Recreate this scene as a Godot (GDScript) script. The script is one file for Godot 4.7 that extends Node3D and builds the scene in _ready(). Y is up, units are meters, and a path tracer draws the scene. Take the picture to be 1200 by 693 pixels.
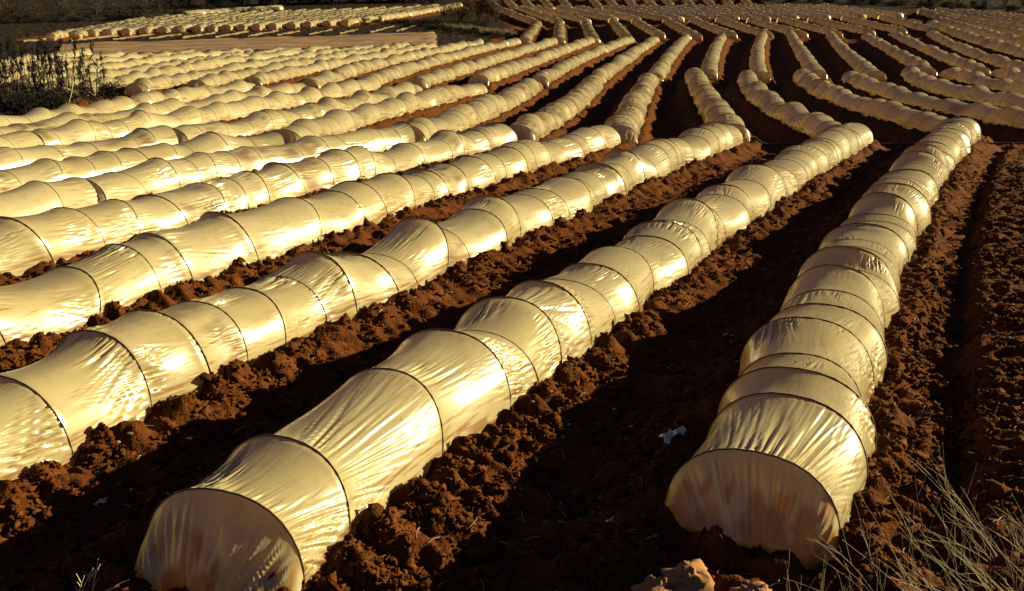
extends Node3D
# A field of low film tunnels on red soil under a low sun. Distances d run away from the camera (d = -z).

const CAM_HEIGHT := 2.15
const CAM_PITCH := 15.8
const SUN_AZIMUTH := 74.0   # degrees clockwise from the viewing direction
const SUN_HEIGHT := 17.5

# block, label, width, height, near and far distance, and x = a + b*d + c*d*d in metres
const TUNNELS := [
	["a", "nearest film tunnel, with an orange tinted end panel beside the dry grass", 0.79, 0.43, 3.75, 19.35, -0.5158, 0.40331, 0.005014],
	["a", "second film tunnel from the right, with a pleated end panel in the foreground", 0.79, 0.43, 3.41, 18.34, -2.7868, 0.45308, 0.003060],
	["a", "third long film tunnel from the right, its close end cut off by the left edge", 0.79, 0.43, 2.28, 18.50, -4.6499, 0.41097, 0.003457],
	["a", "fourth long film tunnel from the right, with several slack brownish folds", 0.79, 0.43, 4.65, 18.19, -6.3362, 0.36231, 0.004448],
	["a", "fifth long film tunnel from the right, ending behind the fourth one", 0.79, 0.43, 6.50, 18.38, -7.7823, 0.29805, 0.006091],
	["l", "short film tunnel stub at the left edge in front of a dark end panel", 0.78, 0.43, 8.70, 11.57, -8.4286, 0.25512, 0.000000],
	["l", "film tunnel with a very dark shaded end panel near the left edge", 0.78, 0.43, 11.63, 17.93, -5.4679, -0.33066, 0.028807],
	["b", "film tunnel with a round two-fold end right behind the fifth long tunnel", 0.80, 0.45, 18.30, 32.64, -7.9951, 0.40212, -0.004194],
	["b", "film tunnel continuing the two-fold ended one up to the slope", 0.74, 0.42, 34.91, 67.20, -1.0662, -0.02604, 0.002426],
	["l", "film tunnel from the left edge ending before a brown end panel", 0.78, 0.43, 10.89, 17.21, -2.3576, -1.04139, 0.053657],
	["b", "film tunnel with a dark brown end panel, midway in the left half", 0.80, 0.45, 17.56, 31.54, -3.6687, -0.17705, 0.008146],
	["b", "film tunnel with a wide orange end panel above the middle of the field", 0.78, 0.45, 35.14, 65.99, -6.1689, 0.10284, 0.001071],
	["l", "film tunnel at the left edge ending at a slack brown fold", 0.78, 0.43, 13.09, 17.52, -3.0889, -1.02884, 0.047638],
	["l", "film tunnel starting with a slack brown fold in the left plot", 0.78, 0.43, 17.93, 31.30, -14.4063, 0.55442, -0.006327],
	["b", "film tunnel with an orange brown end, left of the wide orange end panel", 0.78, 0.45, 33.49, 65.03, -6.6546, 0.04924, 0.001460],
	["l", "very short film tunnel stub at the left edge below the dark scrub", 0.78, 0.43, 14.50, 17.09, -11.1236, 0.13658, 0.000000],
	["l", "film tunnel starting with a low brown end just past the left edge", 0.78, 0.43, 17.36, 33.14, -14.8586, 0.39553, -0.002856],
	["b", "film tunnel with a tan end, second left of the wide orange end panel", 0.78, 0.44, 33.96, 65.11, -3.7661, -0.15383, 0.003297],
	["l", "film tunnel second closest to the dark scrub, with a brown patch midway", 0.78, 0.43, 16.64, 30.96, -13.1058, 0.13256, 0.002192],
	["b", "film tunnel with a brown end, third left of the wide orange end panel", 0.78, 0.44, 32.78, 63.23, -0.6259, -0.37463, 0.005544],
	["l", "film tunnel lying directly against the dark scrub and reeds", 0.78, 0.43, 18.35, 32.02, -9.0815, -0.24752, 0.007999],
	["b", "film tunnel with a brown end, fourth left of the wide orange end panel", 0.76, 0.43, 34.43, 60.60, -5.4365, -0.27385, 0.004668],
	["b", "film tunnel with a creased brown end, fifth left of the wide orange end panel", 0.76, 0.43, 32.84, 59.73, -5.8175, -0.31794, 0.005085],
	["b", "film tunnel with a pinkish end standing clear beside the reeds", 0.76, 0.43, 31.36, 58.87, -5.1717, -0.42035, 0.006150],
	["l", "film tunnel passing behind the reeds, first of six counted from the closest", 0.74, 0.42, 27.27, 57.27, -0.4919, -0.72053, 0.009492],
	["l", "film tunnel passing behind the reeds, second of six counted from the closest", 0.74, 0.42, 28.45, 56.45, -0.3509, -0.78022, 0.010010],
	["l", "film tunnel passing behind the reeds, third of six counted from the closest", 0.74, 0.42, 30.37, 54.85, 10.3002, -1.36067, 0.016417],
	["l", "film tunnel passing behind the reeds, fourth of six counted from the closest", 0.74, 0.42, 34.49, 53.31, 10.0434, -1.41403, 0.016769],
	["l", "film tunnel passing behind the reeds, fifth of six counted from the closest", 0.74, 0.42, 38.54, 51.82, 3.1796, -1.14760, 0.013412],
	["l", "film tunnel passing behind the reeds, sixth of six counted from the closest", 0.74, 0.42, 43.91, 53.31, 21.6034, -1.94714, 0.020666],
	["b", "middle plot tunnel joining the far end of the nearest tunnel at a sharp bend", 0.74, 0.43, 19.44, 37.81, 12.3080, -0.29720, 0.007224],
	["b", "middle plot tunnel joining the far end of the second tunnel at a bend", 0.74, 0.43, 18.69, 36.87, 7.3116, -0.14148, 0.005087],
	["b", "middle plot tunnel with a tan flared end beside the third tunnel's far end", 0.74, 0.43, 18.85, 38.29, 2.1661, 0.10634, 0.000692],
	["b", "middle plot tunnel with an orange end panel beside the fourth tunnel's far end", 0.74, 0.43, 18.54, 36.15, -0.5301, 0.12305, 0.000977],
	["b", "middle plot tunnel with a tan rounded end beside the fifth tunnel's far end", 0.74, 0.43, 18.54, 33.91, -4.6945, 0.30065, -0.002274],
	["b", "second tunnel in line behind the bend of the nearest tunnel", 0.72, 0.43, 38.11, 74.33, 2.0696, 0.26829, -0.000134],
	["b", "second tunnel in line behind the bend of the second tunnel", 0.72, 0.43, 37.17, 74.33, 2.2003, 0.16960, 0.000796],
	["b", "second tunnel in line behind the tan flared end", 0.72, 0.43, 38.59, 71.15, 0.8946, 0.15490, 0.000676],
	["b", "second tunnel in line behind the orange end panel of the middle plot", 0.72, 0.43, 36.45, 70.12, -0.6876, 0.14211, 0.000674],
	["b", "second tunnel in line behind the tan rounded end of the middle plot", 0.72, 0.43, 34.21, 68.10, -2.7999, 0.13991, 0.000709],
	["e", "right plot tunnel closest to the viewer, leaving through the right edge", 0.74, 0.43, 20.67, 37.22, 17.4042, -0.47708, 0.009728],
	["e", "right plot tunnel second closest, with a dark purple patch of slack film", 0.74, 0.43, 24.12, 38.99, 27.1917, -0.96584, 0.017535],
	["e", "right plot tunnel third closest at the right edge", 0.74, 0.43, 28.00, 38.99, 12.0302, 0.14491, 0.000000],
	["e", "last visible bit of right plot tunnel at the right edge, behind the third", 0.74, 0.43, 32.27, 39.45, 12.7520, 0.18391, 0.000000],
	["e", "right plot tunnel with a lit end, behind the closest one", 0.74, 0.43, 37.52, 73.25, 4.3773, 0.25583, 0.000154],
	["e", "right plot tunnel with a lit end, behind the one with the purple patch", 0.74, 0.43, 39.47, 71.15, 2.8869, 0.40498, -0.001150],
	["e", "right plot tunnel with a bright half round end, behind the third closest", 0.74, 0.43, 39.93, 74.33, 6.7263, 0.34276, -0.000562],
	["e", "right plot tunnel with an orange end at the right edge", 0.74, 0.43, 40.49, 74.33, 11.0329, 0.24268, 0.000530],
	["h", "short film tunnel across the slope, first from the left of its row", 0.86, 0.50, 65.60, 86.49, -3.7477, 0.06884, 0.000000],
	["h", "short film tunnel across the slope, second from the left of its row", 0.86, 0.50, 65.60, 86.49, -0.2025, 0.05116, 0.000000],
	["h", "short film tunnel across the slope, third from the left of its row", 0.86, 0.50, 66.57, 88.98, 2.4561, 0.04765, 0.000000],
	["h", "short film tunnel across the slope, fourth from the left of its row", 0.86, 0.50, 70.61, 91.51, 4.2673, 0.05682, 0.000000],
	["h", "short film tunnel across the slope, fifth from the left of its row", 0.86, 0.50, 71.65, 91.51, 8.5427, 0.03299, 0.000000],
	["h", "short film tunnel across the slope, sixth from the left of its row", 0.86, 0.50, 70.61, 91.51, 9.6310, 0.05330, 0.000000],
	["h", "short film tunnel across the slope, seventh from the left of its row", 0.86, 0.50, 71.65, 92.80, 12.6828, 0.04926, 0.000000],
	["h", "short film tunnel across the slope, eighth from the left of its row", 0.86, 0.50, 72.71, 92.80, 17.0954, 0.02793, 0.000000],
	["h", "short film tunnel across the slope, ninth from the left of its row", 0.86, 0.50, 72.71, 92.80, 18.0243, 0.05049, 0.000000],
	["h", "short film tunnel across the slope, tenth from the left of its row", 0.86, 0.50, 73.78, 94.09, 20.2046, 0.06084, 0.000000],
	["h", "short film tunnel across the slope, eleventh from the left of its row", 0.86, 0.50, 75.97, 94.09, 24.0022, 0.05160, 0.000000],
	["h", "short film tunnel across the slope, twelfth from the left of its row", 0.86, 0.50, 77.08, 95.40, 24.0746, 0.08845, 0.000000],
	["h", "short film tunnel across the slope, thirteenth from the left of its row", 0.86, 0.50, 78.21, 96.72, 22.4227, 0.14654, 0.000000],
	["g", "upper slope film tunnel, first from the left of its crowded row", 0.92, 0.52, 88.82, 111.84, 17.3146, -0.16956, 0.000000],
	["g", "upper slope film tunnel, second from the left of its crowded row", 0.92, 0.52, 90.09, 112.01, 18.4887, -0.15637, 0.000000],
	["g", "upper slope film tunnel, third from the left of its crowded row", 0.92, 0.52, 91.36, 112.18, 24.9349, -0.19624, 0.000000],
	["g", "upper slope film tunnel, fourth from the left of its crowded row", 0.92, 0.52, 93.94, 112.36, 32.1141, -0.23752, 0.000000],
	["g", "upper slope film tunnel, fifth from the left of its crowded row", 0.92, 0.52, 93.94, 112.53, 34.4885, -0.23926, 0.000000],
	["g", "upper slope film tunnel, sixth from the left of its crowded row", 0.92, 0.52, 93.94, 112.71, 35.7293, -0.22107, 0.000000],
	["g", "upper slope film tunnel, seventh from the left of its crowded row", 0.92, 0.52, 94.60, 112.88, 37.5293, -0.22447, 0.000000],
	["g", "upper slope film tunnel, eighth from the left of its crowded row", 0.92, 0.52, 95.25, 113.05, 39.4814, -0.22836, 0.000000],
	["g", "upper slope film tunnel, ninth from the left of its crowded row", 0.92, 0.52, 95.25, 113.23, 39.7501, -0.21809, 0.000000],
	["g", "upper slope film tunnel, tenth from the left of its crowded row", 0.92, 0.52, 95.25, 113.40, 40.0157, -0.20779, 0.000000],
	["g", "upper slope film tunnel, eleventh from the left of its crowded row", 0.92, 0.52, 95.25, 113.58, 40.4319, -0.19558, 0.000000],
	["g", "upper slope film tunnel, twelfth from the left of its crowded row", 0.92, 0.52, 95.25, 113.75, 40.8429, -0.18332, 0.000000],
	["g", "upper slope film tunnel, thirteenth from the left of its crowded row", 0.92, 0.52, 95.91, 113.93, 42.9411, -0.18753, 0.000000],
	["g", "upper slope film tunnel, fourteenth from the left of its crowded row", 0.92, 0.52, 96.58, 114.10, 45.1734, -0.19286, 0.000000],
	["g", "upper slope film tunnel, fifteenth from the left of its crowded row", 0.92, 0.52, 96.58, 114.28, 45.4918, -0.18132, 0.000000],
	["g", "upper slope film tunnel, sixteenth from the left of its crowded row", 0.92, 0.52, 96.58, 114.45, 45.8465, -0.16929, 0.000000],
	["g", "upper slope film tunnel, seventeenth from the left of its crowded row", 0.92, 0.52, 97.24, 114.63, 48.2931, -0.17476, 0.000000],
	["g", "upper slope film tunnel, eighteenth from the left of its crowded row", 0.92, 0.52, 97.91, 114.80, 50.9886, -0.18072, 0.000000],
	["g", "upper slope film tunnel, nineteenth from the left of its crowded row", 0.92, 0.52, 98.58, 114.98, 53.8689, -0.18823, 0.000000],
	["g", "upper slope film tunnel, twentieth from the left of its crowded row", 0.92, 0.52, 99.25, 115.15, 56.9990, -0.19703, 0.000000],
	["g", "upper slope film tunnel, twenty-first from the left of its crowded row", 0.92, 0.52, 99.93, 115.33, 60.3572, -0.20773, 0.000000],
	["e", "film tunnel of the upper right corner, first counted from the closest", 0.92, 0.52, 47.58, 87.58, 13.3494, 0.27716, 0.000000],
	["e", "film tunnel of the upper right corner, second counted from the closest", 0.92, 0.52, 56.50, 93.94, 18.1236, 0.24228, 0.000000],
	["e", "film tunnel of the upper right corner, third counted from the closest", 0.92, 0.52, 65.44, 104.74, 25.7674, 0.17213, 0.000000],
	["e", "film tunnel of the upper right corner, fourth counted from the closest", 0.92, 0.52, 72.55, 107.55, 32.4917, 0.11614, 0.000000],
	["e", "film tunnel of the upper right corner, fifth counted from the closest", 0.92, 0.52, 79.20, 108.26, 37.1167, 0.09239, 0.000000],
	["e", "film tunnel of the upper right corner, sixth counted from the closest", 0.92, 0.52, 83.91, 106.85, 41.0303, 0.06782, 0.000000],
	["e", "film tunnel of the upper right corner, seventh counted from the closest", 0.92, 0.52, 87.58, 104.74, 46.4784, 0.02530, 0.000000],
	["e", "film tunnel of the upper right corner, eighth counted from the closest", 0.92, 0.52, 91.36, 102.66, 54.1937, -0.03761, 0.000000],
	["k", "film tunnel cut by the top edge, first from the left along the hilltop", 0.92, 0.52, 111.84, 131.33, 7.1508, -0.07864, 0.000000],
	["k", "film tunnel cut by the top edge, second from the left along the hilltop", 0.92, 0.52, 112.56, 131.33, 7.5145, -0.06414, 0.000000],
	["k", "film tunnel cut by the top edge, third from the left along the hilltop", 0.92, 0.52, 112.56, 131.33, 7.5549, -0.04711, 0.000000],
	["k", "film tunnel cut by the top edge, fourth from the left along the hilltop", 0.92, 0.52, 113.29, 131.33, 7.9426, -0.03106, 0.000000],
	["k", "film tunnel cut by the top edge, fifth from the left along the hilltop", 0.92, 0.52, 113.29, 131.33, 7.9873, -0.01233, 0.000000],
	["k", "film tunnel cut by the top edge, sixth from the left along the hilltop", 0.92, 0.52, 113.29, 131.33, 8.0605, 0.01831, 0.000000],
	["k", "film tunnel cut by the top edge, seventh from the left along the hilltop", 0.92, 0.52, 114.01, 131.33, 8.4628, 0.03165, 0.000000],
	["k", "film tunnel cut by the top edge, eighth from the left along the hilltop", 0.92, 0.52, 114.74, 131.33, 8.8929, 0.04825, 0.000000],
	["k", "film tunnel cut by the top edge, ninth from the left along the hilltop", 0.92, 0.52, 115.48, 131.33, 9.3396, 0.06386, 0.000000],
	["k", "film tunnel cut by the top edge, tenth from the left along the hilltop", 0.92, 0.52, 115.48, 131.33, 9.3830, 0.08172, 0.000000],
	["k", "film tunnel cut by the top edge, eleventh from the left along the hilltop", 0.92, 0.52, 116.21, 131.33, 9.8504, 0.09891, 0.000000],
	["k", "film tunnel cut by the top edge, twelfth from the left along the hilltop", 0.92, 0.52, 117.69, 131.33, 10.7660, 0.11266, 0.000000],
	["k", "film tunnel cut by the top edge, thirteenth from the left along the hilltop", 0.92, 0.52, 117.69, 131.33, 10.8122, 0.13138, 0.000000],
	["k", "film tunnel cut by the top edge, fourteenth from the left along the hilltop", 0.92, 0.52, 117.69, 131.33, 10.8584, 0.15009, 0.000000],
	["d", "small tunnel of the far left plot, first from the left along its dark front", 0.92, 0.52, 70.45, 92.65, -28.4922, -0.07044, 0.000000],
	["d", "small tunnel of the far left plot, second from the left along its dark front", 0.92, 0.52, 73.05, 95.87, -29.6872, -0.04282, 0.000000],
	["d", "small tunnel of the far left plot, third from the left along its dark front", 0.92, 0.52, 74.71, 97.91, -30.4673, -0.02549, 0.000000],
	["d", "small tunnel of the far left plot, fourth from the left along its dark front", 0.92, 0.52, 75.67, 99.08, -30.9134, -0.00718, 0.000000],
	["d", "small tunnel of the far left plot, fifth from the left along its dark front", 0.92, 0.52, 76.69, 100.33, -31.3920, 0.01209, 0.000000],
	["d", "small tunnel of the far left plot, sixth from the left along its dark front", 0.92, 0.52, 77.78, 101.64, -31.9048, 0.03232, 0.000000],
	["d", "small tunnel of the far left plot, seventh from the left along its dark front", 0.92, 0.52, 78.82, 102.90, -32.4053, 0.05168, 0.000000],
	["d", "small tunnel of the far left plot, eighth from the left along its dark front", 0.92, 0.52, 79.78, 104.05, -32.8676, 0.06924, 0.000000],
	["d", "small tunnel of the far left plot, ninth from the left along its dark front", 0.92, 0.52, 80.61, 105.05, -33.2666, 0.08922, 0.000000],
	["d", "small tunnel of the far left plot, tenth from the left along its dark front", 0.92, 0.52, 81.26, 105.82, -33.5795, 0.10468, 0.000000],
	["d", "small tunnel of the far left plot, eleventh from the left along its dark front", 0.92, 0.52, 81.91, 106.60, -33.8963, 0.12016, 0.000000],
	["d", "small tunnel of the far left plot, twelfth from the left along its dark front", 0.92, 0.52, 82.61, 107.43, -34.2360, 0.13655, 0.000000],
	["d", "small tunnel of the far left plot, thirteenth from the left along its dark front", 0.92, 0.52, 83.31, 108.26, -34.5802, 0.15297, 0.000000],
	["d", "small tunnel of the far left plot, fourteenth from the left along its dark front", 0.92, 0.52, 84.33, 109.48, -35.1000, 0.17072, 0.000000],
	["d", "small tunnel of the far left plot, fifteenth from the left along its dark front", 0.92, 0.52, 85.48, 110.83, -35.6860, 0.19039, 0.000000],
	["d", "small tunnel of the far left plot, sixteenth from the left along its dark front", 0.92, 0.52, 86.59, 112.13, -36.2555, 0.20916, 0.000000],
	["d", "small tunnel of the far left plot, seventeenth from the left along its dark front", 0.92, 0.52, 87.81, 113.56, -36.8948, 0.22984, 0.000000],
	["d", "small tunnel of the far left plot, eighteenth from the left along its dark front", 0.92, 0.52, 89.26, 115.25, -37.6678, 0.25005, 0.000000],
	["d", "small tunnel of the far left plot, nineteenth from the left along its dark front", 0.92, 0.52, 92.38, 116.21, -42.7878, 0.30968, 0.000000],
	["d", "small tunnel of the far left plot, twentieth from the left along its dark front", 0.92, 0.52, 95.25, 116.95, -42.6586, 0.31097, 0.000000],
	["d", "small tunnel of the far left plot, twenty-first from the left along its dark front", 0.92, 0.52, 103.36, 116.95, -54.9261, 0.41652, 0.000000],
	["d", "lone pale film strip tunnel behind the far left plot", 0.92, 0.52, 103.36, 112.56, -126.9712, 0.89333, 0.000000],
]

const GROUPS := {"a": "long film tunnels of the near plot", "b": "film tunnels of the middle plot", "l": "film tunnels of the left plot", "h": "film tunnels across the slope", "g": "film tunnels of the upper slope", "k": "film tunnels along the hilltop", "d": "film tunnels of the far left plot", "e": "film tunnels of the right plot"}

var rng := RandomNumberGenerator.new()
var n_fine := FastNoiseLite.new()
var n_mid := FastNoiseLite.new()
var n_broad := FastNoiseLite.new()
var n_ridge := FastNoiseLite.new()
var n_fold := FastNoiseLite.new()
var film_mat: StandardMaterial3D
var soil_mat: StandardMaterial3D
var hoop_mat: StandardMaterial3D
var hoop_mesh: ArrayMesh
var names := {}


# ------------------------------------------------------------------ small helpers

class Shape:
	var v := PackedVector3Array()
	var c := PackedColorArray()
	var i := PackedInt32Array()
	var tint := Color.WHITE
	func put(p: Vector3) -> int:
		v.append(p); c.append(tint); return v.size() - 1
	func tri(a: int, b: int, d: int) -> void:
		i.append(a); i.append(b); i.append(d)
	func quad(a: int, b: int, d: int, e: int) -> void:
		tri(a, b, d); tri(a, d, e)
	func tube(pts: Array, radii: Array, sides := 5) -> void:
		var first := v.size()
		var n := pts.size()
		for k in n:
			var dir: Vector3 = (pts[mini(k + 1, n - 1)] - pts[maxi(k - 1, 0)]).normalized()
			var side := dir.cross(Vector3(0.31, 0.22, 0.92)).normalized()
			var other := side.cross(dir)
			for s in sides:
				var a := TAU * s / sides
				put(pts[k] + (side * cos(a) + other * sin(a)) * radii[k])
		for k in n - 1:
			for s in sides:
				var a := first + k * sides + s
				var b := first + k * sides + (s + 1) % sides
				quad(a, a + sides, b + sides, b)
		var e0 := put(pts[0])
		var e1 := put(pts[n - 1])
		for s in sides:
			tri(e0, first + s, first + (s + 1) % sides)
			tri(e1, first + (n - 1) * sides + (s + 1) % sides, first + (n - 1) * sides + s)
	func mesh(m: Material, colours := false) -> ArrayMesh:
		var nn := PackedVector3Array()
		nn.resize(v.size())
		for k in range(0, i.size(), 3):
			var f := (v[i[k + 2]] - v[i[k]]).cross(v[i[k + 1]] - v[i[k]])
			nn[i[k]] += f; nn[i[k + 1]] += f; nn[i[k + 2]] += f
		for k in nn.size():
			nn[k] = nn[k].normalized() if nn[k].length_squared() > 1e-20 else Vector3.UP
		var a := []
		a.resize(Mesh.ARRAY_MAX)
		a[Mesh.ARRAY_VERTEX] = v; a[Mesh.ARRAY_NORMAL] = nn; a[Mesh.ARRAY_INDEX] = i
		if colours: a[Mesh.ARRAY_COLOR] = c
		var out := ArrayMesh.new()
		out.add_surface_from_arrays(Mesh.PRIMITIVE_TRIANGLES, a)
		out.surface_set_material(0, m)
		return out


func numbered(called: String) -> String:
	var k: int = names.get(called, 0)
	names[called] = k + 1
	return called if k == 0 else "%s_%03d" % [called, k]


func thing(called: String, label: String, category: String, at := Vector3.ZERO, group := "") -> Node3D:
	var o := Node3D.new()
	o.name = numbered(called)
	add_child(o)
	o.position = at
	tag(o, label, category, group)
	return o


func tag(o: Node3D, label: String, category: String, group := "") -> void:
	o.set_meta("label", label)
	o.set_meta("category", category)
	if group: o.set_meta("group", group)


func obj(called: String, mesh: Mesh, parent: Node3D = self, at := Transform3D()) -> MeshInstance3D:
	var o := MeshInstance3D.new()
	o.name = numbered(called) if parent == self else called
	o.mesh = mesh
	o.transform = at
	parent.add_child(o, true)
	return o


func noise(seed_no: int, freq: float, octaves := 3, ridged := false) -> FastNoiseLite:
	var n := FastNoiseLite.new()
	n.seed = seed_no
	n.frequency = freq
	n.noise_type = FastNoiseLite.TYPE_SIMPLEX_SMOOTH
	n.fractal_type = FastNoiseLite.FRACTAL_RIDGED if ridged else FastNoiseLite.FRACTAL_FBM
	n.fractal_octaves = octaves
	return n


func lin(r: float, g: float, b: float) -> Color:
	return Color(r, g, b).linear_to_srgb()


func plain(colour: Color, rough := 0.9, spec := 0.3) -> StandardMaterial3D:
	var m := StandardMaterial3D.new()
	m.albedo_color = colour
	m.roughness = rough
	m.metallic_specular = spec
	m.cull_mode = BaseMaterial3D.CULL_DISABLED
	return m


# ------------------------------------------------------------------ the lie of the land

func hill(d: float) -> float:
	var u := clampf(d - 20.0, 0.0, 180.0)
	return 0.0094 * u * u / (u + 3.0) + 0.000419 * u * u


func row_x(t: Array, d: float) -> float:
	return t[6] + t[7] * d + t[8] * d * d


func rows_at(d: float) -> Array:
	var out := []
	for k in TUNNELS.size():
		var t: Array = TUNNELS[k]
		if d > t[4] - 1.3 and d < t[5] + 1.3:
			var slope: float = t[7] + 2.0 * t[8] * d
			out.append([row_x(t, d), t[2] * 0.5, 1.0 / sqrt(1.0 + slope * slope), maxf(0.0, maxf(t[4] - 0.08 - d, d - t[5])), k, t[0]])
	return out


var soil_edge := 9.0     # distance to the nearest tunnel, set by ground_height() for the point it was last asked about

func ground_height(x: float, d: float, act: Array) -> float:
	var best := 9.0
	var row: Array = []
	for r in act:
		var l: float = absf(x - r[0]) * r[2] - r[1]
		if r[3] > 0.0: l = Vector2(maxf(l, 0.0), r[3]).length()
		if l < best:
			best = l; row = r
	var y := hill(d)
	var a := x * 0.438 + d * 0.899      # along the near rows
	var c := x * 0.899 - d * 0.438      # across them
	var rough := 1.0
	soil_edge = best
	if row.size():
		var fade := 1.0
		var l := maxf(best, 0.0)
		rough = lerpf(0.35, 1.0, smoothstep(-0.12, 0.02, best))
		var deep := 0.13 if d < 18.5 else 0.32
		var m := (l - 0.07) / 0.11
		y += fade * 0.052 * exp(-m * m) * (0.75 + 1.4 * n_mid.get_noise_2d(x * 1.2, d * 1.2))
		var bank: bool = row[4] == 0 and x > row[0]
		y -= fade * deep * smoothstep(0.04, 0.5, l) * (1.0 if bank else 1.0 - smoothstep(1.0, 1.9, l))
		if bank:
			y += fade * 0.135 * smoothstep(0.48, 0.62, l + 0.08 * n_mid.get_noise_1d(a * 1.5))
	var rip := n_ridge.get_noise_2d(a * 1.0, c * 0.22)
	y += rough * (0.032 * n_mid.get_noise_2d(x, d) + 0.065 * rip + 0.034 * n_fine.get_noise_2d(x * 1.8, d * 1.8) + 0.03 * n_broad.get_noise_2d(x, d))
	return y


func height_at(x: float, d: float) -> float:
	return ground_height(x, d, rows_at(d))


func build_ground() -> void:
	var ts := PackedFloat32Array()
	var t := -6.0
	while t < 6.0:
		ts.append(t)
		t += 0.0019 if absf(t) < 0.5 else (0.008 if absf(t) < 0.75 else 0.25)
	ts.append(6.0)
	var ds := PackedFloat32Array()
	var d := -4.0
	while d < 420.0:
		ds.append(d)
		if d < 2.4: d += 0.2
		elif d < 16.0: d += 0.0042 * d
		elif d < 30.0: d += 0.007 * d
		else: d += 0.012 * d
	var nx := ts.size()
	var ny := ds.size()
	print("ground ", nx, " x ", ny)
	var v := PackedVector3Array(); v.resize(nx * ny)
	var cc := PackedColorArray(); cc.resize(nx * ny)
	for j in ny:
		d = ds[j]
		var act := rows_at(d)
		for k in nx:
			var x := (d + 6.0) * ts[k]
			v[j * nx + k] = Vector3(x, ground_height(x, d, act), -d)
			var tone := 1.0 + 0.30 * n_broad.get_noise_2d(x * 1.7, d * 1.7) + 0.35 * n_mid.get_noise_2d(x * 1.3 + 40.0, d * 1.3)
			var col := Color(0.112, 0.042, 0.0145)      # red loam
			if d > 18.0 and soil_edge > 2.2: col = Color(0.040, 0.034, 0.026)      # litter and turf outside the plots
			cc[j * nx + k] = Color(col.r * tone, col.g * tone, col.b * tone)
	var idx := PackedInt32Array(); idx.resize((nx - 1) * (ny - 1) * 6)
	var w := 0
	for j in ny - 1:
		for k in nx - 1:
			var p := j * nx + k
			idx[w] = p; idx[w + 1] = p + nx; idx[w + 2] = p + nx + 1
			idx[w + 3] = p; idx[w + 4] = p + nx + 1; idx[w + 5] = p + 1
			w += 6
	var nn := grid_normals(v, nx, ny)
	var o := obj("ground", array_mesh(v, nn, PackedVector2Array(), cc, idx, soil_mat))
	o.set_meta("kind", "structure")
	o.set_meta("label", "red brown tilled soil with furrows")


func grid_normals(v: PackedVector3Array, nx: int, ny: int) -> PackedVector3Array:
	var nn := PackedVector3Array(); nn.resize(nx * ny)
	for j in ny:
		var j0 := maxi(j - 1, 0) * nx
		var j1 := mini(j + 1, ny - 1) * nx
		for k in nx:
			var e := (v[j * nx + mini(k + 1, nx - 1)] - v[j * nx + maxi(k - 1, 0)]).cross(v[j1 + k] - v[j0 + k])
			nn[j * nx + k] = e.normalized() if e.length_squared() > 1e-16 else Vector3.UP
	return nn


func array_mesh(v, nn, uv, cc, idx, m) -> ArrayMesh:
	var a := []
	a.resize(Mesh.ARRAY_MAX)
	a[Mesh.ARRAY_VERTEX] = v; a[Mesh.ARRAY_NORMAL] = nn; a[Mesh.ARRAY_INDEX] = idx
	if uv.size(): a[Mesh.ARRAY_TEX_UV] = uv
	if cc.size(): a[Mesh.ARRAY_COLOR] = cc
	var out := ArrayMesh.new()
	out.add_surface_from_arrays(Mesh.PRIMITIVE_TRIANGLES, a)
	out.surface_set_material(0, m)
	return out


# ------------------------------------------------------------------ film tunnels

func arch(th: float) -> Vector2:
	var c := cos(th)
	return Vector2(-signf(c) * pow(absf(c), 0.88), pow(maxf(sin(th), 0.0), 0.82))


func make_hoop_mesh() -> void:
	var s := Shape.new()
	var pts := []
	var radii := []
	for k in 17:
		var q := arch(PI * k / 16.0)
		pts.append(Vector3(q.x, q.y, 0.0)); radii.append(0.011)
	s.tube(pts, radii, 5)
	hoop_mesh = s.mesh(hoop_mat)


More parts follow.
